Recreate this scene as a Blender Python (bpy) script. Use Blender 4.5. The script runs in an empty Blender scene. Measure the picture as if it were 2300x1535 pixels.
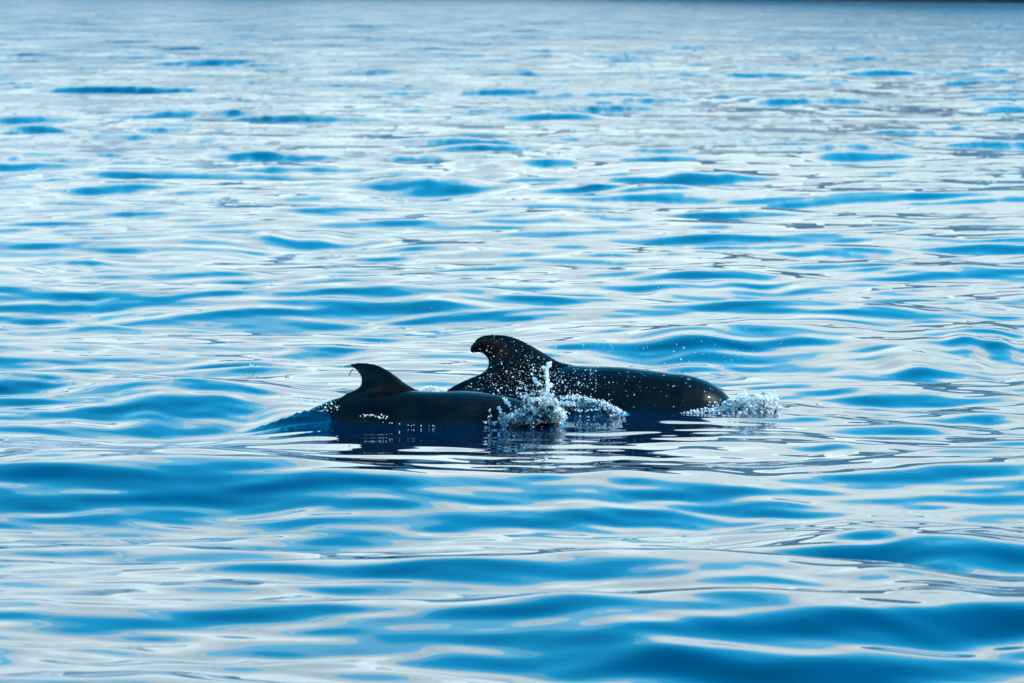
import bpy, bmesh, math, random
import numpy as np

random.seed(7)
rng = np.random.default_rng(11)
S = bpy.context.scene
COL = S.collection

# ------------------------------------------------------------------ camera
H_CAM, PITCH, FPX = 3.33, math.radians(3.53), 12778.0     # metres, radians, pixels of the 2300 wide photo
cam_d = bpy.data.cameras.new('camera')
cam_d.sensor_width = 36.0
cam_d.lens = 36.0 * FPX / 2300.0
cam_d.clip_start, cam_d.clip_end = 0.5, 40000.0
cam_d.dof.use_dof = True
cam_d.dof.focus_distance = 44.4
cam_d.dof.aperture_fstop = 6.3
cam = bpy.data.objects.new('camera', cam_d)
COL.objects.link(cam)
cam.location = (0, 0, H_CAM)
cam.rotation_euler = (math.pi / 2 - PITCH, 0, 0)
S.camera = cam

# ------------------------------------------------------------------ sky and sun
SUN_DIR = np.array((0.75, -0.04, 0.66)); SUN_DIR /= np.linalg.norm(SUN_DIR)
SUN_EL = math.asin(SUN_DIR[2]); SUN_AZ = math.atan2(SUN_DIR[0], SUN_DIR[1])
SKY_STRENGTH = 0.1

world = bpy.data.worlds.new('World'); S.world = world
world.use_nodes = True
wt = world.node_tree; wt.nodes.clear()


class NT:
    """tiny helper to write node trees"""
    def __init__(self, tree): self.t = tree
    def n(self, typ, **kw):
        nd = self.t.nodes.new(typ)
        for k, v in kw.items(): setattr(nd, k, v)
        return nd
    def link(self, a, b): self.t.links.new(a, b)
    def put(self, sock, v):
        if isinstance(v, bpy.types.NodeSocket): self.link(v, sock)
        else: sock.default_value = v
    def math(self, op, a, b=None, c=None, clamp=False):
        nd = self.n('ShaderNodeMath', operation=op, use_clamp=clamp)
        self.put(nd.inputs[0], a)
        if b is not None: self.put(nd.inputs[1], b)
        if c is not None: self.put(nd.inputs[2], c)
        return nd.outputs[0]
    def vmath(self, op, a, b=None):
        nd = self.n('ShaderNodeVectorMath', operation=op)
        self.put(nd.inputs[0], a)
        if b is not None:
            self.put(nd.inputs['Scale'] if op == 'SCALE' else nd.inputs[1], b)
        return nd.outputs[0]
    def smooth(self, x, lo, hi, a=0.0, b=1.0):
        nd = self.n('ShaderNodeMapRange', interpolation_type='SMOOTHSTEP')
        self.put(nd.inputs[0], x); self.put(nd.inputs[1], lo); self.put(nd.inputs[2], hi)
        self.put(nd.inputs[3], a); self.put(nd.inputs[4], b)
        return nd.outputs[0]
    def noise(self, vec, scale, detail=2.0, rough=0.5, dist=0.0, out='Fac'):
        nd = self.n('ShaderNodeTexNoise')
        self.put(nd.inputs['Vector'], vec); nd.inputs['Scale'].default_value = scale
        nd.inputs['Detail'].default_value = detail; nd.inputs['Roughness'].default_value = rough
        nd.inputs['Distortion'].default_value = dist
        return nd.outputs[out]
    def mix(self, f, a, b, blend='MIX'):
        nd = self.n('ShaderNodeMix', data_type='RGBA', blend_type=blend)
        self.put(nd.inputs[0], f)
        for i, v in ((6, a), (7, b)):
            self.put(nd.inputs[i], v if isinstance(v, bpy.types.NodeSocket) else (*v, 1.0))
        return nd.outputs[2]
    def comb(self, x, y, z):
        nd = self.n('ShaderNodeCombineXYZ')
        for i, v in enumerate((x, y, z)): self.put(nd.inputs[i], v)
        return nd.outputs[0]


w = NT(wt)
sky = w.n('ShaderNodeTexSky', sky_type='NISHITA', sun_disc=False)
sky.sun_elevation = SUN_EL; sky.sun_rotation = SUN_AZ
sky.altitude = 0.0; sky.air_density = 1.0; sky.dust_density = 0.3; sky.ozone_density = 3.0
# the photo is graded towards a saturated cyan blue: the whole sky gets that one tint
tinted = w.mix(1.0, sky.outputs[0], (0.01, 4.6, 5.5), 'MULTIPLY')
tc = w.n('ShaderNodeTexCoord')
sep = w.n('ShaderNodeSeparateXYZ'); w.link(tc.outputs['Generated'], sep.inputs[0])
elev = w.math('ARCSINE', sep.outputs[2])
azim = w.math('ARCTAN2', sep.outputs[0], sep.outputs[1])
# a bank of bright cloud low round the whole horizon, ragged on top, thin wisps above
cc = w.comb(w.math('SINE', azim), w.math('COSINE', azim), w.math('MULTIPLY', elev, 2.2))
n1 = w.noise(cc, 4.0, 6.0, 0.55, 0.4)
n2 = w.noise(cc, 14.0, 4.0, 0.6, 0.3)
edge = w.math('ADD', w.math('MULTIPLY', w.math('SUBTRACT', n1, 0.5), 0.34),
              w.math('MULTIPLY', w.math('SUBTRACT', n2, 0.5), 0.05))
top = w.math('ADD', edge, 0.265)
bank = w.smooth(w.math('SUBTRACT', top, elev), -0.014, 0.024)
wisp = w.smooth(n2, 0.60, 0.80, 0.0, 0.22)
wisp = w.math('MULTIPLY', wisp, w.smooth(n1, 0.50, 0.62))
n3 = w.noise(cc, 7.0, 5.0, 0.6, 0.8)
fringe_top = w.math('ADD', top, w.math('MULTIPLY_ADD', n3, 0.30, -0.09))
fringe = w.math('MULTIPLY', w.smooth(w.math('SUBTRACT', fringe_top, elev), -0.02, 0.03), 0.24)      # thin veil over the bank
cover = w.math('MAXIMUM', w.math('MAXIMUM', bank, fringe), wisp)
shade = w.smooth(w.noise(cc, 9.0, 5.0, 0.6, 0.6), 0.32, 0.62)
ccol = w.mix(shade, (9.2, 12.7, 14.0), (13.5, 16.5, 17.0))
veil = w.math('MULTIPLY', w.math('POWER', w.smooth(w.math('SUBTRACT', top, elev), -0.42, 0.0), 1.6), 0.42)
skycol = w.mix(cover, w.mix(veil, tinted, (1.6, 13.2, 17.0)), ccol)
bg = w.n('ShaderNodeBackground'); w.link(skycol, bg.inputs[0]); bg.inputs[1].default_value = SKY_STRENGTH
wo = w.n('ShaderNodeOutputWorld'); w.link(bg.outputs[0], wo.inputs[0])

sun_d = bpy.data.lights.new('sun', 'SUN')
sun_d.energy = 5.0; sun_d.angle = math.radians(0.53); sun_d.color = (1.0, 0.95, 0.87)
sun = bpy.data.objects.new('sun', sun_d); COL.objects.link(sun)
from mathutils import Vector
sun.rotation_euler = Vector(SUN_DIR).to_track_quat('Z', 'Y').to_euler()
sun.location = (60, 20, 60)

S.view_settings.view_transform = 'Standard'
S.view_settings.look = 'None'
S.view_settings.exposure = 0.0
S.view_settings.gamma = 1.0
S.view_settings.use_curve_mapping = False
S.render.engine = 'CYCLES'
S.cycles.use_denoising = True
S.cycles.max_bounces = 14
S.cycles.diffuse_bounces = 10
S.cycles.glossy_bounces = 4
S.cycles.transmission_bounces = 6
S.cycles.caustics_reflective = False
S.cycles.caustics_refractive = False
S.cycles.sample_clamp_indirect = 8.0


# ------------------------------------------------------------------ helpers
SP, CP = math.sin(PITCH), math.cos(PITCH)


def at(px, py, Y):
    """photo pixel seen at the distance Y -> world x, z"""
    u, v = (np.asarray(px, float) - 1150.0) / FPX, (767.5 - np.asarray(py, float)) / FPX
    t = Y / (CP + v * SP)
    return t * u, H_CAM + t * (v * CP - SP)


def ground(px, py):
    """photo pixel on still water -> world x, y"""
    u, v = (px - 1150.0) / FPX, (767.5 - py) / FPX
    t = -H_CAM / (v * CP - SP)
    return t * u, t * (CP + v * SP)


def sstep(e0, e1, x):
    t = np.clip((x - e0) / (e1 - e0), 0, 1)
    return t * t * (3 - 2 * t)


def tag(o, label=None, cat=None, group=None, kind=None):
    if label: o['label'] = label
    if cat: o['category'] = cat
    if group: o['group'] = group
    if kind: o['kind'] = kind
    return o


def mesh_np(name, v, f, mat, smooth=True):
    """mesh object from numpy vertices and triangles or quads"""
    v = np.ascontiguousarray(v, np.float32); f = np.ascontiguousarray(f, np.int32)
    me = bpy.data.meshes.new(name)
    me.vertices.add(len(v)); me.vertices.foreach_set('co', v.ravel())
    k = f.shape[1]
    me.loops.add(f.size); me.loops.foreach_set('vertex_index', f.ravel())
    me.polygons.add(len(f))
    me.polygons.foreach_set('loop_start', np.arange(0, f.size, k, dtype=np.int32))
    me.polygons.foreach_set('loop_total', np.full(len(f), k, np.int32))
    me.polygons.foreach_set('use_smooth', np.full(len(f), smooth, bool))
    me.update(calc_edges=True)
    if mat: me.materials.append(mat)
    o = bpy.data.objects.new(name, me); COL.objects.link(o)
    return o


def new_mat(name):
    m = bpy.data.materials.new(name); m.use_nodes = True
    t = NT(m.node_tree)
    b = m.node_tree.nodes['Principled BSDF']
    return m, t, b


# ------------------------------------------------------------------ materials
def mat_water():
    m, t, b = new_mat('sea_water')
    b.inputs['Base Color'].default_value = (0.0, 0.012, 0.036, 1)
    b.inputs['Roughness'].default_value = 0.0
    b.inputs['IOR'].default_value = 1.40
    # ripples too short for the mesh: partly slopes from noise, partly plain roughness
    g = t.n('ShaderNodeNewGeometry')
    at_ = t.n('ShaderNodeAttribute', attribute_name='ripple')
    pos = t.vmath('MULTIPLY', g.outputs['Position'], (0.55, 1.0, 1.0))
    na = t.noise(pos, 0.9, 2.0, 0.55, 0.2, 'Color')
    nb = t.noise(pos, 3.4, 2.0, 0.5, 0.1, 'Color')
    patch = t.smooth(t.noise(g.outputs['Position'], 0.11, 3.0, 0.5), 0.38, 0.66, 0.45, 1.25)
    rip = t.math('MULTIPLY', at_.outputs['Fac'], patch)
    va = t.vmath('MULTIPLY', t.vmath('SUBTRACT', na, (0.5, 0.5, 0.5)), (2.4, 2.8, 0.0))
    vb = t.vmath('MULTIPLY', t.vmath('SUBTRACT', nb, (0.5, 0.5, 0.5)), (1.0, 1.3, 0.0))
    va = t.vmath('SCALE', va, rip)
    vb = t.vmath('SCALE', vb, t.math('MULTIPLY_ADD', rip, 0.6, t.math('MULTIPLY', patch, 0.014)))
    relief = t.noise(t.vmath('MULTIPLY', g.outputs['Position'], (2.4, 0.28, 0.0)), 1.0, 3.0, 0.65, 0.3)
    vc = t.vmath('SCALE', t.comb(0.0, t.math('MULTIPLY', t.math('SUBTRACT', relief, 0.52), -5.0), 0.0), rip)
    nrm = t.vmath('NORMALIZE', t.vmath('ADD', t.vmath('ADD', g.outputs['Normal'], t.vmath('ADD', va, vc)), vb))
    t.link(nrm, b.inputs['Normal'])
    t.link(t.math('SQRT', t.math('MAXIMUM', t.math('MULTIPLY_ADD', rip, 0.62, -0.014), 0.0)), b.inputs['Roughness'])
    return m


def mat_skin(name, base, brown):
    m, t, b = new_mat(name)
    tcn = t.n('ShaderNodeTexCoord')
    p = tcn.outputs['Object']
    n = t.noise(p, 5.0, 5.0, 0.6, 0.3)
    col = t.mix(t.smooth(n, 0.35, 0.7), base, brown)
    # pale healed scratches
    st = t.n('ShaderNodeMapping'); t.link(p, st.inputs[0]); st.inputs['Scale'].default_value = (2.2, 2.0, 14.0)
    st.inputs['Rotation'].default_value = (0.0, 0.5, 0.0)
    sc = t.noise(st.outputs[0], 3.0, 2.0, 0.5, 1.2)
    line = t.smooth(t.math('ABSOLUTE', t.math('SUBTRACT', sc, 0.47)), 0.0, 0.006, 0.5, 0.0)
    line = t.math('MULTIPLY', line, t.smooth(t.noise(p, 2.3, 1.0), 0.55, 0.68))
    col = t.mix(line, col, (0.06, 0.06, 0.06))
    t.link(col, b.inputs['Base Color'])
    b.inputs['Roughness'].default_value = 0.36
    b.inputs['Specular IOR Level'].default_value = 0.04
    t.link(t.smooth(t.noise(p, 3.0, 3.0, 0.6), 0.35, 0.65, 0.10, 0.45), b.inputs['Coat Weight'])
    b.inputs['Coat Roughness'].default_value = 0.035
    b.inputs['Coat IOR'].default_value = 1.33
    bp = t.n('ShaderNodeBump'); bp.inputs['Strength'].default_value = 0.12; bp.inputs['Distance'].default_value = 0.02
    t.link(t.noise(p, 22.0, 4.0, 0.6), bp.inputs['Height']); t.link(bp.outputs[0], b.inputs['Normal'])
    return m


def mat_foam():
    m, t, b = new_mat('white_foam')
    b.inputs['Base Color'].default_value = (0.97, 0.96, 0.94, 1)
    b.inputs['Roughness'].default_value = 0.45
    b.inputs['Specular IOR Level'].default_value = 0.3
    tr = t.n('ShaderNodeBsdfTranslucent'); tr.inputs[0].default_value = (0.96, 0.95, 0.93, 1)
    mx = t.n('ShaderNodeMixShader'); mx.inputs[0].default_value = 0.5
    t.link(b.outputs[0], mx.inputs[1]); t.link(tr.outputs[0], mx.inputs[2])
    t.link(mx.outputs[0], m.node_tree.nodes['Material Output'].inputs[0])
    return m


def mat_glass():
    m, t, b = new_mat('clear_drops')
    b.inputs['Base Color'].default_value = (0.93, 0.97, 1.0, 1)
    b.inputs['Roughness'].default_value = 0.03
    b.inputs['Transmission Weight'].default_value = 1.0
    b.inputs['IOR'].default_value = 1.33
    return m


def mat_plain(name, c, r=0.5):
    m, t, b = new_mat(name)
    tcn = t.n('ShaderNodeTexCoord')
    n = t.noise(tcn.outputs['Object'], 40.0, 3.0)
    col = t.mix(n, tuple(x * 0.8 for x in c), tuple(min(1, x * 1.15) for x in c))
    t.link(col, b.inputs['Base Color']); b.inputs['Roughness'].default_value = r
    return m


def mat_cliff():
    m, t, b = new_mat('sea_cliff_rock')
    tcn = t.n('ShaderNodeTexCoord')
    p = tcn.outputs['Object']
    mp = t.n('ShaderNodeMapping'); t.link(p, mp.inputs[0]); mp.inputs['Scale'].default_value = (1, 1, 4)
    strata = t.noise(mp.outputs[0], 0.018, 6.0, 0.62, 0.6)
    col = t.mix(t.smooth(strata, 0.35, 0.68), (0.44, 0.44, 0.45), (0.68, 0.64, 0.60))
    scrub = t.smooth(t.noise(p, 0.03, 5.0, 0.6), 0.52, 0.62)
    col = t.mix(scrub, col, (0.36, 0.38, 0.33))
    sp = t.n('ShaderNodeSeparateXYZ'); t.link(p, sp.inputs[0])
    tide = t.smooth(t.math('ADD', sp.outputs[2], t.math('MULTIPLY', t.noise(p, 0.2, 3.0), 5.0)), 6.0, 9.0)     # black wet rock along the tide line
    col = t.mix(tide, (0.035, 0.04, 0.04), col)
    t.link(col, b.inputs['Base Color']); b.inputs['Roughness'].default_value = 0.9
    bp = t.n('ShaderNodeBump'); bp.inputs['Strength'].default_value = 0.8; bp.inputs['Distance'].default_value = 8.0
    t.link(strata, bp.inputs['Height']); t.link(bp.outputs[0], b.inputs['Normal'])
    return m


M_WATER = mat_water()
M_ADULT = mat_skin('adult_skin', (0.0010, 0.0018, 0.0028), (0.0024, 0.0030, 0.0036))
M_CALF = mat_skin('calf_skin', (0.0014, 0.0021, 0.0029), (0.0065, 0.0052, 0.0050))
M_FOAM = mat_foam()
M_DROP = mat_glass()

# ------------------------------------------------------------------ the sea
# rows: fine where the picture shows the water, coarse elsewhere
Y_SPLIT = 300.0
ys = [-400.0, -200.0, -100.0, -50.0, -25.0, -10.0, 0.0, 5.0, 9.0, 12.0, 14.0, 16.0]
y = 17.0
while y < Y_SPLIT:
    ys.append(y)
    px1 = y * y / (H_CAM * FPX * 1024 / 2300)          # depth one picture row covers
    if y < 24: d = 0.12
    elif 42.3 < y < 46.8: d = 0.028
    else: d = min(max(0.45 * px1, 0.03), 0.40)
    y += d
ys.append(Y_SPLIT)
ys = np.array(ys)
yf = [Y_SPLIT - 0.4]
y = Y_SPLIT
while y < 9000.0:
    yf.append(y)
    y += 0.42 * max(1.0, y / 480.0) ** 1.3 if y < 2200 else 4.5 * (y / 2200) ** 6
yf += [9000.0, 12000.0]
yf = np.array(yf)


def columns(n, g=1.035, k=58):
    """even columns over the view, then slowly widening ones far to both sides"""
    fine = np.linspace(-0.1, 0.1, n)
    st, c, outer = fine[1] - fine[0], 0.1, []
    while c < 4.0:
        st *= g if len(outer) < k else 1.16
        c += st; outer.append(c)
    outer = np.array(outer)
    return np.concatenate((-outer[::-1], fine, outer))


# random sea: (wavelength, slope, direction, phase, how much the whales' slick quiets it)
WAVES = []
for lo, hi, n, s_tot, spread, quiet in ((6.0, 11.0, 10, 0.042, 0.32, 0.8), (2.6, 5.5, 18, 0.038, 0.42, 0.8),
                                        (1.1, 2.4, 26, 0.044, 0.40, 0.65), (0.5, 1.0, 30, 0.050, 0.42, 0.5),
                                        (0.26, 0.46, 20, 0.020, 0.6, 0.3)):
    s1 = s_tot * math.sqrt(2.0 / n)
    for i in range(n):
        lam = lo * (hi / lo) ** rng.random()
        WAVES.append((lam, s1 * rng.uniform(0.6, 1.35), rng.normal(0.08, spread), rng.uniform(0, 6.283), quiet))

# the larger wave faces that show blue in the photo: x, y, half width, half height (pixels), slope
FACES = [(350, 1118, 560, 46, .15), (1000, 1130, 200, 22, .07), (1300, 1332, 640, 42, .15), (2050, 1320, 330, 36, .10),
         (1800, 1455, 620, 66, .16), (2080, 1245, 320, 40, .15), (1480, 1128, 260, 34, .11), (1610, 787, 290, 36, .16),
         (2030, 812, 170, 24, .11), (2240, 790, 110, 34, .10), (430, 925, 190, 30, .12), (60, 890, 110, 12, .09),
         (720, 546, 150, 22, .14), (180, 522, 150, 14, .13), (950, 430, 130, 15, .14), (1540, 401, 130, 15, .15),
         (130, 301, 120, 11, .16), (1650, 640, 190, 17, .10), (860, 700, 260, 18, .11), (2000, 890, 190, 17, .09),
         (500, 148, 75, 8, .17), (1450, 231, 100, 9, .16), (1310, 210, 45, 7, .16), (1080, 238, 75, 9, .15),
         (860, 279, 75, 9, .16), (2000, 344, 120, 11, .15), (2150, 190, 65, 8, .15), (930, 131, 55, 7, .13),
         (1840, 215, 75, 7, .14), (2130, 288, 65, 8, .15), (380, 264, 45, 7, .14), (570, 268, 35, 7, .13),
         (1620, 486, 200, 11, .10), (700, 795, 100, 10, .10), (1900, 575, 120, 9, .09), (1700, 1015, 200, 20, .08),
         (1950, 1010, 150, 14, .09), (2230, 940, 110, 14, .09), (600, 1180, 150, 12, .05), (200, 690, 90, 9, .08),
         (160, 592, 60, 9, .09), (330, 735, 45, 7, .08), (2200, 700, 140, 10, .08), (560, 357, 60, 8, .12),
         (1100, 380, 90, 8, .12), (780, 25, 50, 6, .14), (60, 43, 60, 6, .13), (2210, 125, 40, 6, .14),
         # faces that lean away and mirror the grey cliffs
         (230, 1490, 330, 34, -.10), (250, 635, 330, 26, -.085), (150, 720, 240, 20, -.085), (160, 850, 260, 20, -.085), (2100, 600, 220, 14, -.08), (1250, 600, 300, 12, -.07), (1900, 740, 260, 14, -.08), (2150, 850, 180, 14, -.07),
         (1650, 1262, 480, 18, -.085), (1950, 690, 300, 18, -.08), (1350, 492, 260, 14, -.085), (450, 475, 240, 12, -.06),
         (2000, 1180, 240, 16, -.06), (900, 1225, 260, 16, -.05), (2100, 500, 200, 12, -.06), (700, 650, 200, 12, -.05)]

FACES += [(1190, 1228, 190, 22, -.05), (1250, 1265, 160, 14, -.04)]
frng = np.random.default_rng(5)
for i in range(130):                                            # many short faces catching the blue farther out
    py = 45 + 400 * frng.random() ** 1.15
    FACES.append((frng.uniform(-100, 2400), py, frng.uniform(25, 70) + py * frng.uniform(0.05, 0.30), frng.uniform(3, 5) + py * .012, frng.uniform(.11, .18)))


def hump(X, Y, px0, px1, Y0, rx, ry, h):
    """water heaped along a line"""
    x0, _ = at(px0, 940, Y0); x1, _ = at(px1, 940, Y0)
    return h * np.exp(-((X - np.clip(X, x0, x1)) / rx) ** 2 - ((Y - Y0) / ry) ** 2)


def sea_surface(ys, ss):
    Wd = np.maximum(ys, 25.0) + np.where(ys < 0, -ys, 0)
    X = ss[None, :] * Wd[:, None]
    Y = np.repeat(ys[:, None], len(ss), 1)
    SPC = np.maximum(np.gradient(ys)[:, None], np.gradient(ss)[None, :] * Wd[:, None])     # local mesh spacing
    # calmer water round the two whales and where they mirror
    near = np.exp(-(np.maximum(np.abs(X + 0.1) - 1.5, 0) / 1.2) ** 2 - (np.maximum(np.abs(Y - 42.4) - 3.0, 0) / 1.6) ** 2)
    Z = np.zeros_like(X); lost = np.zeros_like(X)
    far = 1 - sstep(6000, 11000, Y)
    windy = 1.0 + 1.3 * sstep(90, 420, Y)                   # a breeze roughens the open water
    for lam, slope, ang, ph, quiet in WAVES:
        k = 2 * math.pi / lam
        lod = 1 - sstep(lam / 3.4, lam / 2.2, SPC)
        slope = slope * (windy if lam < 1.05 else 1 + (windy - 1) * (0.55 if lam < 2.5 else 0.0))
        Z += slope / k * np.cos(k * math.sin(ang) * X + k * math.cos(ang) * Y + ph) * lod * (1 - quiet * near)
        lost += (slope * slope / 2) * (1 - lod) * far
    for (px, py, hw, hh, s) in FACES:
        x0, y0 = ground(px, py)
        hx = hw * y0 / FPX
        L = min(hh * y0 * y0 / (H_CAM * FPX), 1.7, 2.2 * hh * y0 / FPX / (1.2 * abs(s)) if s > 0 else 9.0) * 0.95
        q = (X - x0) / hx
        t = (Y - y0 - 0.10 * (X - x0) * math.sin(px)) / L + 0.16 * np.sin(3.1 * q + px) + 0.10 * np.sin(7.3 * q + 2 * px)
        m_ = (np.abs(t) < 5) & (np.abs(q) < 3.2)
        if m_.any(): Z[m_] += (s * L * t * np.exp(-t * t / 2) * np.exp(-np.abs(q) ** 2.6 / 1.6))[m_]
    if ys[-1] < Y_SPLIT + 1:
        for x0_, x1_, h_ in ((735, 742, .035), (690, 730, .045), (645, 690, .035), (590, 640, .022)):   # over the calf's tail stock
            Z += hump(X, Y, x0_, x1_, 44.12, 0.13, 0.11, h_) * (1 + .22 * np.sin(47 * X + 13 * Y) * np.sin(29 * X - 55 * Y))
        Z += hump(X, Y, 1265, 1330, 44.35, 0.16, 0.16, 0.10)   # thrown off the calf's head
        Z += hump(X, Y, 1330, 1385, 44.45, 0.12, 0.14, 0.035)
        Z += hump(X, Y, 1655, 1715, 45.2, 0.14, 0.30, 0.05)   # bow wave of the adult
        Z += hump(X, Y, 1120, 1240, 43.75, 0.12, 0.2, 0.03)
        # rings of small ripples round the whales
        for (cx, cy, lam, s, r0) in ((0.25, 43.7, 0.34, 0.030, 1.2), (1.9, 45.0, 0.3, 0.05, 1.1), (-1.6, 44.3, 0.36, 0.045, 0.9)):
            r = np.sqrt((X - cx) ** 2 + (Y - cy) ** 2)
            Z += s * lam / 6.283 * np.cos(r * 6.283 / lam) * np.exp(-(r / r0) ** 2)
    return X, Y, Z, lost


def grid_quads(R, C, base=0):
    idx = base + np.arange(R * C).reshape(R, C)
    return np.stack((idx[:-1, :-1], idx[:-1, 1:], idx[1:, 1:], idx[1:, :-1]), -1).reshape(-1, 4)


X, Y, Z, lost = sea_surface(ys, columns(301))
X2, Y2, Z2, lost2 = sea_surface(yf, columns(115, 1.05, 30))
Z2[0] -= 0.3
R, C = X.shape
P1 = np.stack((X, Y, Z), -1).reshape(-1, 3); P2 = np.stack((X2, Y2, Z2), -1).reshape(-1, 3)
sea = mesh_np('sea', np.concatenate((P1, P2)), np.concatenate((grid_quads(R, C), grid_quads(*X2.shape, base=len(P1)))), M_WATER)
ra = sea.data.attributes.new('ripple', 'FLOAT', 'POINT')
ra.data.foreach_set('value', np.sqrt(np.concatenate((lost.ravel(), lost2.ravel()))).astype(np.float32))
tag(sea, 'glassy blue sea with long smooth swells mirroring cloud and sky', 'sea', kind='structure')


def sea_z(x, y):
    i = int(np.clip(np.searchsorted(ys, y), 0, R - 1))
    j = int(np.clip(np.searchsorted(X[i], x), 0, C - 1))
    return float(Z[i, j])


# ------------------------------------------------------------------ the coast across the water
def coast():
    nx, nz = 420, 26
    xs = np.linspace(-9000, 7000, nx)
    # shore line comes nearer towards the right
    y0 = np.where(xs > 120, 1500 - 0.02 * (xs - 120), 1500 + (120 - xs) * 18.0)
    y0 = np.clip(y0, 1150, 3600) + 18 * np.sin(xs * 0.021) + 9 * np.sin(xs * 0.063 + 1)
    ht = np.zeros(nx)
    for i in range(10):
        f = 0.0009 * 1.7 ** i
        ht += np.sin(xs * f + rng.uniform(0, 6.28)) / 1.55 ** i
    ht = (0.086 + 0.036 * (1 - np.exp(-(xs / y0 / 0.05) ** 2)) + 0.017 * ht) * y0      # a saddle in the middle of the range
    ht = np.maximum(ht, 20)
    V = []
    for k in range(nz):
        t = k / (nz - 1)
        rough = 1 + 0.09 * np.sin(xs * 0.05 + 7 * t) * t * (1 - t) * 4
        zz = ht * t - 3
        yy = y0 + 0.55 * ht * t ** 1.3 * rough + 12 * rng.standard_normal(nx) * t * (1 - t)
        V.append(np.stack((xs, yy, zz), -1))
    V.append(np.stack((xs, y0 + 900, ht * 0.9), -1))
    V.append(np.stack((xs, y0 + 1500, ht * 0 - 3), -1))
    V = np.array(V)
    r, c = V.shape[:2]
    ix = np.arange(r * c).reshape(r, c)
    q = np.stack((ix[:-1, :-1], ix[:-1, 1:], ix[1:, 1:], ix[1:, :-1]), -1).reshape(-1, 4)
    o = mesh_np('cliffs', V.reshape(-1, 3), q, mat_cliff(), smooth=False)
    tag(o, 'dark rocky coast at the far edge of the sea', 'cliffs', kind='structure')


coast()


# ------------------------------------------------------------------ pilot whales
def loft(rings, cap=True):
    """rings: list of (n,3) arrays -> closed quad/tri mesh"""
    n = len(rings[0]); v = [p for r in rings for p in r]; f = []
    for i in range(len(rings) - 1):
        for j in range(n):
            a, b = i * n + j, i * n + (j + 1) % n
            f.append((a, b, b + n, a + n))
    if cap:
        f.append(tuple(range(n))[::-1]); f.append(tuple(range((len(rings) - 1) * n, len(rings) * n)))
    return v, f


def blade(lead, trail, thick, yoff=None, n=20):
    """fin between leading and trailing edge points (3-D); thick along the normal"""
    rings = []
    for L, T, th, nr in zip(lead, trail, thick, yoff):
        L, T, nr = np.array(L, float), np.array(T, float), np.array(nr, float)
        ring = []
        for j in range(n):
            a = 2 * math.pi * j / n
            s = 0.5 - 0.5 * math.cos(a)                       # 0 at lead, 1 at trail
            prof = math.sin(a) * (1.25 - 0.7 * s) * 0.5
            ring.append(L + (T - L) * s + nr * th * prof)
        rings.append(np.array(ring))
    return loft(rings)


def resample(pts, n):
    """smooth curve through points (Catmull-Rom), n samples"""
    p = np.array(pts, float)
    d = np.concatenate(([0], np.cumsum(np.linalg.norm(np.diff(p, axis=0), axis=1))))
    q = np.linspace(0, d[-1], n)
    m = np.gradient(p, d, axis=0)
    i = np.clip(np.searchsorted(d, q, side='right') - 1, 0, len(d) - 2)
    h = (d[i + 1] - d[i])[:, None]; t = ((q - d[i])[:, None]) / h
    return ((2 * t ** 3 - 3 * t ** 2 + 1) * p[i] + (t ** 3 - 2 * t ** 2 + t) * h * m[i]
            + (-2 * t ** 3 + 3 * t ** 2) * p[i + 1] + (t ** 3 - t ** 2) * h * m[i + 1])


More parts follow.
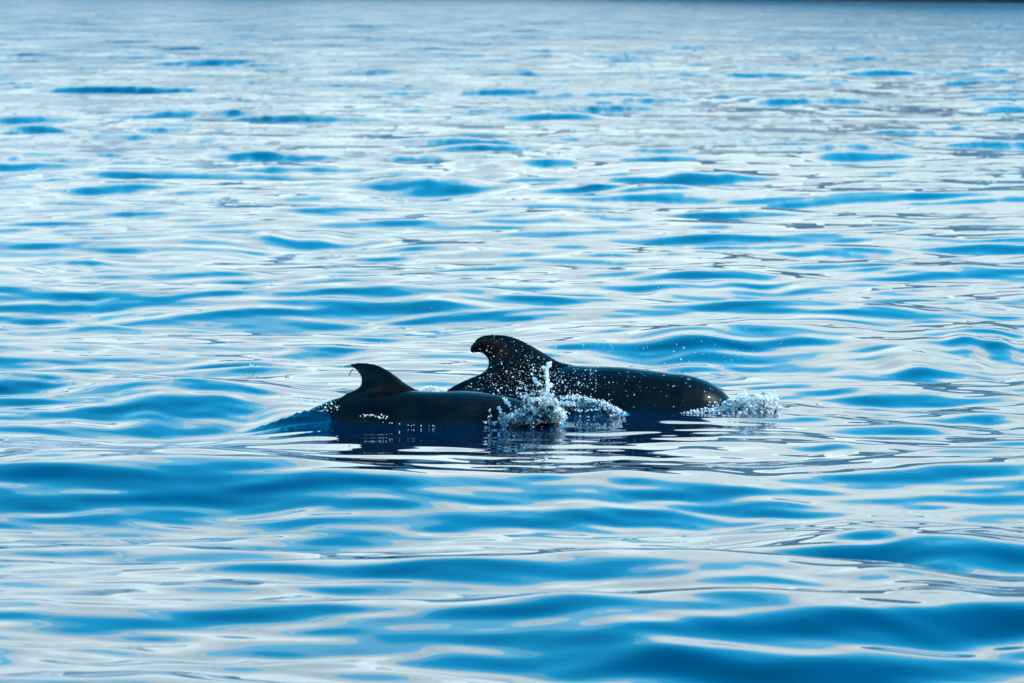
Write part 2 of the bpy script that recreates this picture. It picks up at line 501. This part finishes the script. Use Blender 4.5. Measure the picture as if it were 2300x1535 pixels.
def make_whale(name, top, under, half, fin, Yf, mat, vox, fin_th, flip_px, label, smooth_it=6):
    parts = []
    # body: elliptical rings from tail to melon
    pxs = np.array([t[0] for t in top], float)
    Yt = np.array([Yf(p) for p in pxs])
    tx, tz = at(pxs, [t[1] for t in top], Yt)
    # stations: dense near the nose
    q = np.linspace(0, 1, 110)
    u0, u1 = under[0][0], under[-1][0]
    st = u0 + (u1 - u0) * np.sin(q * math.pi / 2) ** 0.9
    st[-1] = u1
    Ys = np.array([Yf(p) for p in st])
    sx = (st - 1150) / FPX * Ys
    ztop = np.interp(st, pxs, tz)
    zbot = np.interp(st, [a[0] for a in under], [a[1] for a in under])
    hw = np.interp(st, [a[0] for a in half], [a[1] for a in half])
    rings = []
    for x, yv, a, b, wv in zip(sx, Ys, ztop, zbot, hw):
        c, hz = (a + b) / 2, max((a - b) / 2, 0.004)
        ring = []
        for j in range(36):
            th = 2 * math.pi * j / 36
            ring.append((x, yv + max(wv, 0.004) * math.cos(th), c + hz * math.sin(th)))
        rings.append(np.array(ring))
    parts.append(loft(rings))
    # dorsal fin from its two outline edges
    L2 = resample([f[0] for f in fin], 40); T2 = resample([f[1] for f in fin], 40)
    lead, trail, th, nr = [], [], [], []
    for i, (l, t) in enumerate(zip(L2, T2)):
        Ym = Yf((l[0] + t[0]) / 2)
        lx, lz = at(l[0], l[1], Ym); tx_, tz_ = at(t[0], t[1], Ym)
        lead.append((lx, Ym, lz)); trail.append((tx_, Ym, tz_))
        chord = math.hypot(lx - tx_, lz - tz_)
        th.append(max(min(fin_th, chord * 0.24), 0.012)); nr.append((0, 1, 0))
    parts.append(blade(lead, trail, th, nr))
    # flukes and flippers (under water)
    xe, ye, ze = sx[0], Ys[0], (ztop[0] + zbot[0]) / 2
    sc = fin_th / 0.16
    for sgn in (-1, 1):
        ld = [(xe + .25 * sc, ye, ze), (xe + .1 * sc, ye + sgn * .3 * sc, ze), (xe - .22 * sc, ye + sgn * .62 * sc, ze)]
        tr = [(xe - .22 * sc, ye, ze), (xe - .28 * sc, ye + sgn * .3 * sc, ze), (xe - .32 * sc, ye + sgn * .64 * sc, ze)]
        parts.append(blade(ld, tr, (.06, .05, .035), [(0, 0, 1)] * 3))
        fx = (flip_px - 1150) / FPX * Yf(flip_px); fy = Yf(flip_px)
        zb = float(np.interp(flip_px, st, zbot)); hwf = float(np.interp(flip_px, st, hw))
        z0 = zb * 0.6
        ld = [(fx + .14 * sc, fy + sgn * hwf * .5, z0), (fx + .02 * sc, fy + sgn * (hwf + .25 * sc), z0 - .22 * sc), (fx - .5 * sc, fy + sgn * (hwf + .5 * sc), z0 - .5 * sc)]
        tr = [(fx - .16 * sc, fy + sgn * hwf * .5, z0), (fx - .25 * sc, fy + sgn * (hwf + .18 * sc), z0 - .2 * sc), (fx - .56 * sc, fy + sgn * (hwf + .47 * sc), z0 - .5 * sc)]
        parts.append(blade(ld, tr, (.09, .07, .035), [(0, .6, .8 * sgn * sgn)] * 3))
    V, F = [], []
    for v, f in parts:
        o = len(V); V += [tuple(p) for p in v]; F += [tuple(i + o for i in q_) for q_ in f]
    me = bpy.data.meshes.new('tmp'); me.from_pydata(V, [], F); me.update()
    bm = bmesh.new(); bm.from_mesh(me); bmesh.ops.recalc_face_normals(bm, faces=bm.faces); bm.to_mesh(me); bm.free()
    tmp = bpy.data.objects.new('tmp', me); COL.objects.link(tmp)
    r = tmp.modifiers.new('r', 'REMESH'); r.mode = 'VOXEL'; r.voxel_size = vox
    s = tmp.modifiers.new('s', 'SMOOTH'); s.factor = 0.5; s.iterations = smooth_it
    dg = bpy.context.evaluated_depsgraph_get()
    res = bpy.data.meshes.new_from_object(tmp.evaluated_get(dg))
    bpy.data.objects.remove(tmp)
    res.name = name
    res.polygons.foreach_set('use_smooth', np.ones(len(res.polygons), bool))
    res.materials.clear(); res.materials.append(mat)
    # origin at the middle of the animal
    c = Vector((float(np.mean(sx)), float(np.mean(Ys)), -0.2))
    from mathutils import Matrix
    res.transform(Matrix.Translation(-c))
    o = bpy.data.objects.new(name, res); COL.objects.link(o); o.location = c
    tag(o, label, 'whale', 'pilot whales swimming side by side')
    return o


YA = lambda p: 45.3
adult_top = [(200, 1160), (300, 1140), (500, 1080), (700, 1010), (850, 950), (950, 903), (1000, 880), (1060, 866), (1130, 851),
             (1200, 838), (1250, 826), (1274, 821), (1298, 821.5), (1333, 823), (1368, 823.6), (1402, 825.4), (1455, 830.6),
             (1482, 834.8), (1507, 838.6), (1535, 840.3), (1562, 846), (1590, 856), (1611, 868), (1627, 880), (1638, 892), (1644, 902), (1646, 908)]
adult_under = [(200, -.86), (300, -.84), (500, -.72), (700, -.62), (850, -.58), (1000, -.60), (1200, -.62), (1400, -.55), (1500, -.48),
               (1560, -.42), (1600, -.33), (1618, -.26), (1632, -.16), (1641, -.05), (1646, 0.03)]
adult_half = [(200, .03), (300, .04), (500, .08), (700, .16), (850, .25), (1000, .34), (1150, .42), (1300, .44), (1450, .40),
              (1530, .35), (1580, .29), (1605, .235), (1624, .18), (1636, .11), (1643, .05), (1646, .01)]
adult_fin = [((1400, 900), (960, 930)), ((1330, 845), (985, 890)), ((1286, 820), (1020, 866)), ((1256.5, 813), (1055, 850)), ((1232, 799), (1083, 838)),
             ((1204, 782), (1094, 827)), ((1176.5, 767), (1096.5, 814)), ((1149, 756), (1091, 802)), ((1124, 751.6), (1080, 795)),
             ((1097, 751.5), (1069, 795)), ((1076, 757), (1059.5, 795)), ((1063, 769), (1054, 789)), ((1057, 779), (1053.5, 784))]
make_whale('pilot_whale', adult_top, adult_under, adult_half, adult_fin, YA, M_ADULT, 0.011, 0.16, 1480,
           'larger black pilot whale with broad hooked fin and rounded head above water, farther from camera')

YC = lambda p: 43.85 + max(0.0, 1000 - p) * 0.0014
calf_top = [(300, 1075), (400, 1030), (500, 985), (554, 990), (600, 970), (641, 950), (690, 922), (742, 899), (773, 890), (820, 884), (870, 880), (931, 878), (949, 879.5),
            (986, 880.4), (1035, 879), (1071, 880.3), (1108, 886), (1138, 891), (1162, 898), (1180, 905), (1196, 916), (1206, 926), (1211, 936), (1213, 942)]
calf_under = [(300, -.56), (400, -.46), (550, -.30), (700, -.32), (850, -.36), (950, -.40), (1050, -.36), (1120, -.31), (1160, -.26),
              (1185, -.20), (1200, -.12), (1209, -.04), (1213, 0.01)]
calf_half = [(300, .02), (400, .04), (550, .09), (700, .17), (850, .25), (950, .28), (1050, .27), (1110, .24), (1150, .20),
             (1180, .15), (1198, .10), (1208, .06), (1213, .01)]
calf_fin = [((985, 925), (740, 930)), ((955, 893), (755, 902)), ((937, 877), (775, 886)), ((913, 863), (797, 876)), ((895, 849), (808, 868)),
            ((876.5, 835.6), (811, 853)), ((864, 828), (808, 844)), ((852, 822), (803.5, 837)), ((834, 817), (797, 831)),
            ((815, 815), (791, 827)), ((798, 815.8), (786.5, 824)), ((789, 817.5), (785, 820.5))]
make_whale('pilot_whale', calf_top, calf_under, calf_half, calf_fin, YC, M_CALF, 0.008, 0.10, 1090,
           'smaller dark brown pilot whale calf with slim pointed fin, head hidden in splash', 4)


# the thin dark strand trailing from the calf's fin tip
def strand():
    pts = resample([(794, 829), (790, 832), (787, 837), (784.5, 845)], 10)
    rings = []
    Y0 = YC(790)
    for i, (px, py) in enumerate(pts):
        x, z = at(px, py, Y0)
        r = 0.0055 * (1 - 0.45 * i / 9)
        rings.append(np.array([(x + r * math.cos(a), Y0 + r * math.sin(a), z) for a in np.linspace(0, 2 * math.pi, 8, endpoint=False)]))
    v, f = loft(rings)
    me = bpy.data.meshes.new('barnacle_strand'); me.from_pydata([tuple(p) for p in v], [], f); me.update()
    me.polygons.foreach_set('use_smooth', np.ones(len(me.polygons), bool))
    me.materials.append(mat_plain('strand_dark', (0.02, 0.02, 0.02), 0.4))
    o = bpy.data.objects.new('barnacle_strand', me); COL.objects.link(o)
    tag(o, 'thin dark curved strand hanging from the tip of the calf\'s fin', 'strand')


strand()

# ------------------------------------------------------------------ splashes, bubbles, drops
_bm = bmesh.new(); bmesh.ops.create_icosphere(_bm, subdivisions=1, radius=1.0)
ICO_V = np.array([v.co[:] for v in _bm.verts]); ICO_F = np.array([[v.index for v in f.verts] for f in _bm.faces]); _bm.free()
_bm = bmesh.new(); bmesh.ops.create_icosphere(_bm, subdivisions=2, radius=1.0)
ICO2_V = np.array([v.co[:] for v in _bm.verts]); ICO2_F = np.array([[v.index for v in f.verts] for f in _bm.faces]); _bm.free()


def rand_rot(n):
    q = rng.standard_normal((n, 4)); q /= np.linalg.norm(q, axis=1)[:, None]
    a, b, c, d = q.T
    return np.stack((np.stack((1 - 2 * (c * c + d * d), 2 * (b * c - a * d), 2 * (b * d + a * c)), -1),
                     np.stack((2 * (b * c + a * d), 1 - 2 * (b * b + d * d), 2 * (c * d - a * b)), -1),
                     np.stack((2 * (b * d - a * c), 2 * (c * d + a * b), 1 - 2 * (b * b + c * c)), -1)), 1)


def drops_mesh(P, rad, stretch=0.5, jag=0.0, tv=ICO_V, tf=ICO_F):
    """cloud of small rounded bodies at the points P"""
    n = len(P)
    sc = rad[:, None] * (1 + stretch * rng.uniform(-0.6, 1.0, (n, 3)))
    v = tv[None] * sc[:, None, :]
    if jag: v = v * (1 + jag * rng.standard_normal((n, len(tv), 1)))
    v = np.einsum('nij,nkj->nki', rand_rot(n), v) + P[:, None, :]
    f = tf[None] + (np.arange(n) * len(tv))[:, None, None]
    return v.reshape(-1, 3), f.reshape(-1, 3)


def in_poly(x, y, poly):
    inside = np.zeros(len(x), bool); j = len(poly) - 1
    for i in range(len(poly)):
        (xi, yi), (xj, yj) = poly[i], poly[j]
        hit = ((yi > y) != (yj > y)) & (x < (xj - xi) * (y - yi) / (yj - yi + 1e-9) + xi)
        inside ^= hit; j = i
    return inside


def poly_pts(poly, n, Y0, dY):
    """n points filling an outline (photo pixels) at the distance Y0, dY deep"""
    p = np.array(poly, float); lo, hi = p.min(0), p.max(0); out = []
    got = 0
    while got < n:
        q = rng.uniform(lo, hi, (n * 2, 2)); q = q[in_poly(q[:, 0], q[:, 1], poly)]
        out.append(q); got += len(q)
    q = np.concatenate(out)[:n]
    Yv = Y0 + dY * rng.uniform(-1, 1, n)
    x, z = at(q[:, 0], q[:, 1], Yv)
    return np.stack((x, Yv, z), -1)


def clump_pts(poly, n, nc, sig, Y0, dY, tilt=(0.0, 1.0)):
    """points gathered in uneven, drawn-out clumps so that gaps stay between them"""
    c = poly_pts(poly, nc, Y0, dY)
    wgt = rng.random(nc) ** 2 + .05; wgt /= wgt.sum()
    k = rng.choice(nc, n, p=wgt)
    s_ = sig * (0.35 + 1.3 * rng.random(nc))[k]
    d = rng.standard_normal((n, 3)) * s_[:, None]
    ang = rng.normal(1.1, 0.6, nc)[k]                         # each clump is stretched along its own direction
    st = rng.standard_normal(n) * s_ * 1.1
    d[:, 0] += np.cos(ang) * st; d[:, 2] += np.abs(np.sin(ang)) * st
    return c[k] + d


def line_pts(line, n, spread, Y0, dY):
    c = resample(line, n)
    c = c + rng.standard_normal((n, 2)) * spread
    Yv = Y0 + dY * rng.standard_normal(n)
    x, z = at(c[:, 0], c[:, 1], Yv)
    return np.stack((x, Yv, z), -1)


def rad(n, lo, hi, p=2.5):
    return lo + (hi - lo) * rng.random(n) ** p


def sheet(poly, n, Y0, dY, r0, r1, vox=0.007):
    """torn sheet of clear water: blobs melted into one lumpy skin"""
    P = poly_pts(poly, n, Y0, dY)
    v, f = drops_mesh(P, rad(n, r0, r1, 1.5), 0.9, 0.12, ICO2_V, ICO2_F)
    me = bpy.data.meshes.new('tmp'); me.from_pydata(v.tolist(), [], f.tolist()); me.update()
    tmp = bpy.data.objects.new('tmp', me); COL.objects.link(tmp)
    r = tmp.modifiers.new('r', 'REMESH'); r.mode = 'VOXEL'; r.voxel_size = vox
    s_ = tmp.modifiers.new('s', 'SMOOTH'); s_.factor = 0.5; s_.iterations = 2
    res = bpy.data.meshes.new_from_object(tmp.evaluated_get(bpy.context.evaluated_depsgraph_get()))
    bpy.data.objects.remove(tmp)
    res.calc_loop_triangles()
    vv = np.empty(len(res.vertices) * 3, np.float32); res.vertices.foreach_get('co', vv)
    ff = np.empty(len(res.loop_triangles) * 3, np.int32); res.loop_triangles.foreach_get('vertices', ff)
    bpy.data.meshes.remove(res)
    vv = vv.reshape(-1, 3); vv = vv + 0.0016 * rng.standard_normal(vv.shape)
    return vv, ff.reshape(-1, 3)


def cloud(name, white, clear, label, cat, sheets=()):
    """one object holding a splash: white drops (slot 0) and clear drops (slot 1)"""
    vs, fs, mi, o = [], [], [], 0
    for k, lst in enumerate((white, clear)):
        for (P, r, st, jag) in lst:
            v, f = drops_mesh(P, r, st, jag)
            vs.append(v); fs.append(f + o); mi.append(np.full(len(f), k, np.int32)); o += len(v)
    for v, f in sheets:
        vs.append(v); fs.append(f + o); mi.append(np.full(len(f), 1, np.int32)); o += len(v)
    ob = mesh_np(name, np.concatenate(vs), np.concatenate(fs), M_FOAM)
    ob.data.materials.append(M_DROP)
    ob.data.polygons.foreach_set('material_index', np.concatenate(mi))
    tag(ob, label, cat, kind='stuff')
    return ob


# splash the calf's head throws up
mound = [(1118, 945), (1122, 930), (1146, 932), (1160, 924), (1184, 914), (1196, 904), (1214, 892), (1234, 890), (1246, 894),
         (1252, 905), (1263, 924), (1264, 936), (1256, 944), (1235, 950), (1200, 953), (1150, 953)]
YS = 43.62
wl, cl = [], []
P = clump_pts(mound, 9000, 190, .011, YS, .15); wl.append((P, rad(len(P), .0012, .0065), 1.6, .28))
P = poly_pts([(1190, 925), (1195, 902), (1214, 892), (1236, 891), (1250, 905), (1262, 925), (1250, 942), (1215, 936)], 520, YS, .14)
wl.append((P, rad(len(P), .004, .014), 1.0, .3))
P = clump_pts(mound, 900, 90, .012, YS - .05, .15); cl.append((P, rad(len(P), .006, .02), .9, .15))
for ln, n, sp, r0, r1 in (([(1226, 893), (1228, 870), (1229, 850), (1227, 832), (1236, 817)], 130, 1.6, .004, .013),
                          ([(1216, 895), (1213, 870), (1207, 860), (1198, 852)], 110, 1.8, .004, .012),
                          ([(1226, 892), (1227, 880), (1233, 866), (1238, 862)], 80, 1.8, .004, .011),
                          ([(1229, 830), (1222, 827), (1219, 827)], 30, 1.2, .005, .013),
                          ([(1177, 903), (1180, 890), (1183, 882)], 30, 1.0, .003, .008),
                          ([(1188, 899), (1186, 888)], 20, 1.0, .003, .009),
                          ([(1144, 912), (1138, 903), (1131, 895)], 50, 1.5, .003, .010),
                          ([(1126, 932), (1124, 922), (1122, 915)], 30, 1.2, .003, .010),
                          ([(1101, 950), (1101, 930), (1101, 920)], 16, 1.5, .003, .008),
                          ([(1085, 954), (1100, 946), (1115, 948)], 60, 5, .003, .008)):
    P = line_pts(ln, n, sp, YS, .03); wl.append((P, rad(n, r0, r1, 1.6), .6, .12))
P = poly_pts([(1200, 895), (1208, 868), (1214, 862), (1218, 890)], 120, YS, .03); cl.append((P, rad(120, .005, .014), 1.0, .1))
n = 420
ang = rng.uniform(-2.9, -.25, n); dist = np.abs(rng.normal(0, 46, n)) + 8
q = np.stack((1200 + np.cos(ang) * dist * 1.25, 905 + np.sin(ang) * dist), -1)
Yv = YS + .18 * rng.standard_normal(n); x, z = at(q[:, 0], q[:, 1], Yv)
wl.append((np.stack((x, Yv, z), -1), rad(n, .0015, .0075, 3.0), .6, .1))
sh = [sheet(mound, 170, YS + .03, .12, .006, .022), sheet([(1200, 897), (1206, 876), (1214, 862), (1219, 880), (1222, 897)], 40, YS, .02, .004, .010),
      sheet([(1223, 897), (1226, 868), (1231, 868), (1233, 897)], 24, YS, .02, .004, .009)]
cloud('head_splash', wl, cl, 'white splash thrown up by the calf\'s head', 'splash', sh)

# bow wave foam in front of the adult
bow = [(1640, 899), (1676, 894), (1694, 888), (1708, 890), (1721, 889), (1733, 896), (1741, 903), (1748, 912), (1740, 920), (1735, 930),
       (1726, 938), (1690, 942), (1640, 941), (1608, 936), (1600, 920), (1625, 911)]
wl, cl = [], []
P = clump_pts(bow, 11000, 200, .013, 45.0, .25); wl.append((P, rad(len(P), .0013, .007), 1.6, .28))
P = poly_pts([(1668, 900), (1694, 889), (1722, 890), (1742, 905), (1735, 930), (1700, 936)], 900, 44.95, .25); wl.append((P, rad(len(P), .004, .013), 1.0, .3))
P = poly_pts(bow, 260, 45.0, .25); cl.append((P, rad(len(P), .006, .02), .9, .15))
P = poly_pts([(1519, 931), (1560, 920), (1600, 914), (1610, 936), (1565, 936)], 170, 44.75, .06); wl.append((P, rad(170, .003, .010), .5, .1))
P = clump_pts([(1590, 934), (1660, 930), (1735, 932), (1742, 940), (1700, 950), (1620, 947)], 1500, 110, .012, 44.75, .15); wl.append((P, rad(len(P), .0012, .006), 1.6, .25))
P = poly_pts([(1650, 893), (1700, 880), (1745, 890), (1765, 915), (1745, 935)], 60, 45.0, .2); wl.append((P, rad(len(P), .002, .006), .5, .1))
sh = [sheet(bow, 90, 45.0, .2, .007, .024)]
cloud('bow_wave_foam', wl, cl, 'white foaming bow wave in front of the larger whale\'s rounded head', 'foam', sh)

# water thrown between the two whales, beaded with bubbles
wl, cl = [], []
for ln, n, sp in (([(1262, 894), (1290, 893), (1319, 898)], 90, 3.0), ([(1315, 898), (1353, 903), (1381, 917), (1402, 931)], 150, 2.6),
                  ([(1350, 906), (1372, 918), (1392, 928)], 90, 4.0), ([(1263, 907), (1278, 908), (1293, 909)], 120, 2.4),
                  ([(1296, 936), (1340, 937), (1382, 933)], 110, 0.8), ([(1288, 924), (1315, 922), (1345, 925)], 60, 5.0)):
    P = line_pts(ln, n, sp, 44.22, .05); wl.append((P, rad(n, .003, .009, 1.8), .5, .1))
P = poly_pts([(1262, 925), (1262, 895), (1320, 899), (1355, 905), (1385, 920), (1380, 934), (1300, 936)], 260, 44.25, .05); cl.append((P, rad(260, .006, .018), .8, .1))
sh = [sheet([(1258, 925), (1262, 893), (1320, 897), (1356, 904), (1388, 922), (1380, 935), (1300, 937)], 150, 44.27, .04, .008, .022)]
cloud('flank_wash', wl, cl, 'clear beaded wash of water against the larger whale\'s flank', 'foam', sh)

# bubbles where the calf's tail stock goes under
wl, cl = [], []
P = poly_pts([(655, 905), (690, 894), (745, 897), (768, 914), (764, 926), (690, 924)], 110, 43.95, .04); wl.append((P, rad(110, .0015, .0075, 2.2), .4, .05))
P = line_pts([(640, 906), (690, 895), (745, 897)], 60, 1.5, 44.0, .04); wl.append((P, rad(60, .002, .007), .4, .05))
P = line_pts([(809, 937), (825, 933), (845, 936), (870, 939)], 26, 2.4, 43.58, .02); wl.append((P, rad(26, .002, .009, 2.0), .3, .0))
P = poly_pts([(850, 948), (930, 955), (1000, 957), (950, 960)], 14, 43.5, .02); wl.append((P, rad(14, .003, .006), .3, .0))
cloud('tail_bubbles', wl, cl, 'small sparkling bubbles on the water over the calf\'s tail', 'bubbles')

# low foam between the two dorsal fins
wl = []
P = poly_pts([(940, 876), (955, 869), (975, 869), (1000, 874), (1004, 882), (940, 882)], 260, 45.0, .08); wl.append((P, rad(260, .003, .012), .6, .15))
cloud('rear_foam', wl, [], 'low white foam behind the calf\'s back, left of the larger whale\'s tail', 'foam')

# fine spray hanging in the air round the larger whale
wl = []
n = 900
q = np.stack((rng.normal(1215, 105, n), rng.normal(845, 42, n)), -1)
q2 = np.stack((1050 + 680 * rng.random(480) ** 1.5, rng.normal(830, 55, 480)), -1)
q3 = np.stack((rng.uniform(900, 1900, 260), rng.normal(740, 110, 260)), -1)
q = np.concatenate((q, q2, q3)); q = q[(q[:, 1] < 930) & (q[:, 1] > 440)]
n = len(q); Yv = 44.4 + .35 * rng.standard_normal(n); x, z = at(q[:, 0], q[:, 1], Yv)
wl.append((np.stack((x, Yv, z), -1), rad(n, .0010, .0050, 4.0), .4, .0))
big = np.array([(1529, 808), (1513, 790), (1536, 782), (1597, 1224), (1585, 1258), (1606, 1214), (1586, 1249), (1640, 1268)], float)
Yv = np.array([44.3, 44.2, 44.2, 34.2, 33.4, 34.4, 33.6, 33.2]); x, z = at(big[:, 0], big[:, 1], Yv)
wl.append((np.stack((x, Yv, z), -1), np.array([.008, .007, .006, .009, .008, .006, .006, .005]), .4, .0))
cloud('spray_droplets', wl, [], 'fine white spray of droplets in the air in front of the larger whale', 'spray')


# ------------------------------------------------------------------ small floating things
def chip(name, px, py, size, mat, label, cat, n=1):
    x, y = ground(px, py); z = sea_z(x, y)
    bm = bmesh.new()
    bmesh.ops.create_cube(bm, size=1.0)
    bmesh.ops.bevel(bm, geom=list(bm.edges), offset=0.16, segments=2, affect='EDGES')
    for v in bm.verts:
        v.co.x *= size[0] * (1 + .25 * v.co.z); v.co.y *= size[1]; v.co.z = v.co.z * size[2] + .25 * size[2] * math.sin(v.co.x * 60)
    me = bpy.data.meshes.new(name); bm.to_mesh(me); bm.free(); me.materials.append(mat)
    o = bpy.data.objects.new(name, me); COL.objects.link(o); o.location = (x, y, z + size[2] * .25); o.rotation_euler = (.1, .12, .5)
    tag(o, label, cat)
    return o


chip('yellow_debris', 645, 843, (.034, .022, .011), mat_plain('yellow_plastic', (0.75, 0.42, 0.05), 0.4),
     'tiny yellow scrap floating on the water left of the calf\'s fin', 'debris')
wl = []
x0, y0 = ground(563, 831)
P = np.stack((x0 + .028 * rng.standard_normal(22), y0 + .06 * rng.standard_normal(22), np.zeros(22)), -1)
P[:, 2] = sea_z(x0, y0) + np.abs(rng.normal(.006, .005, 22))
wl.append((P, rad(22, .003, .010, 1.6), .5, .15))
cloud('floating_foam', wl, [], 'small tuft of white foam floating alone left of the yellow scrap', 'foam')
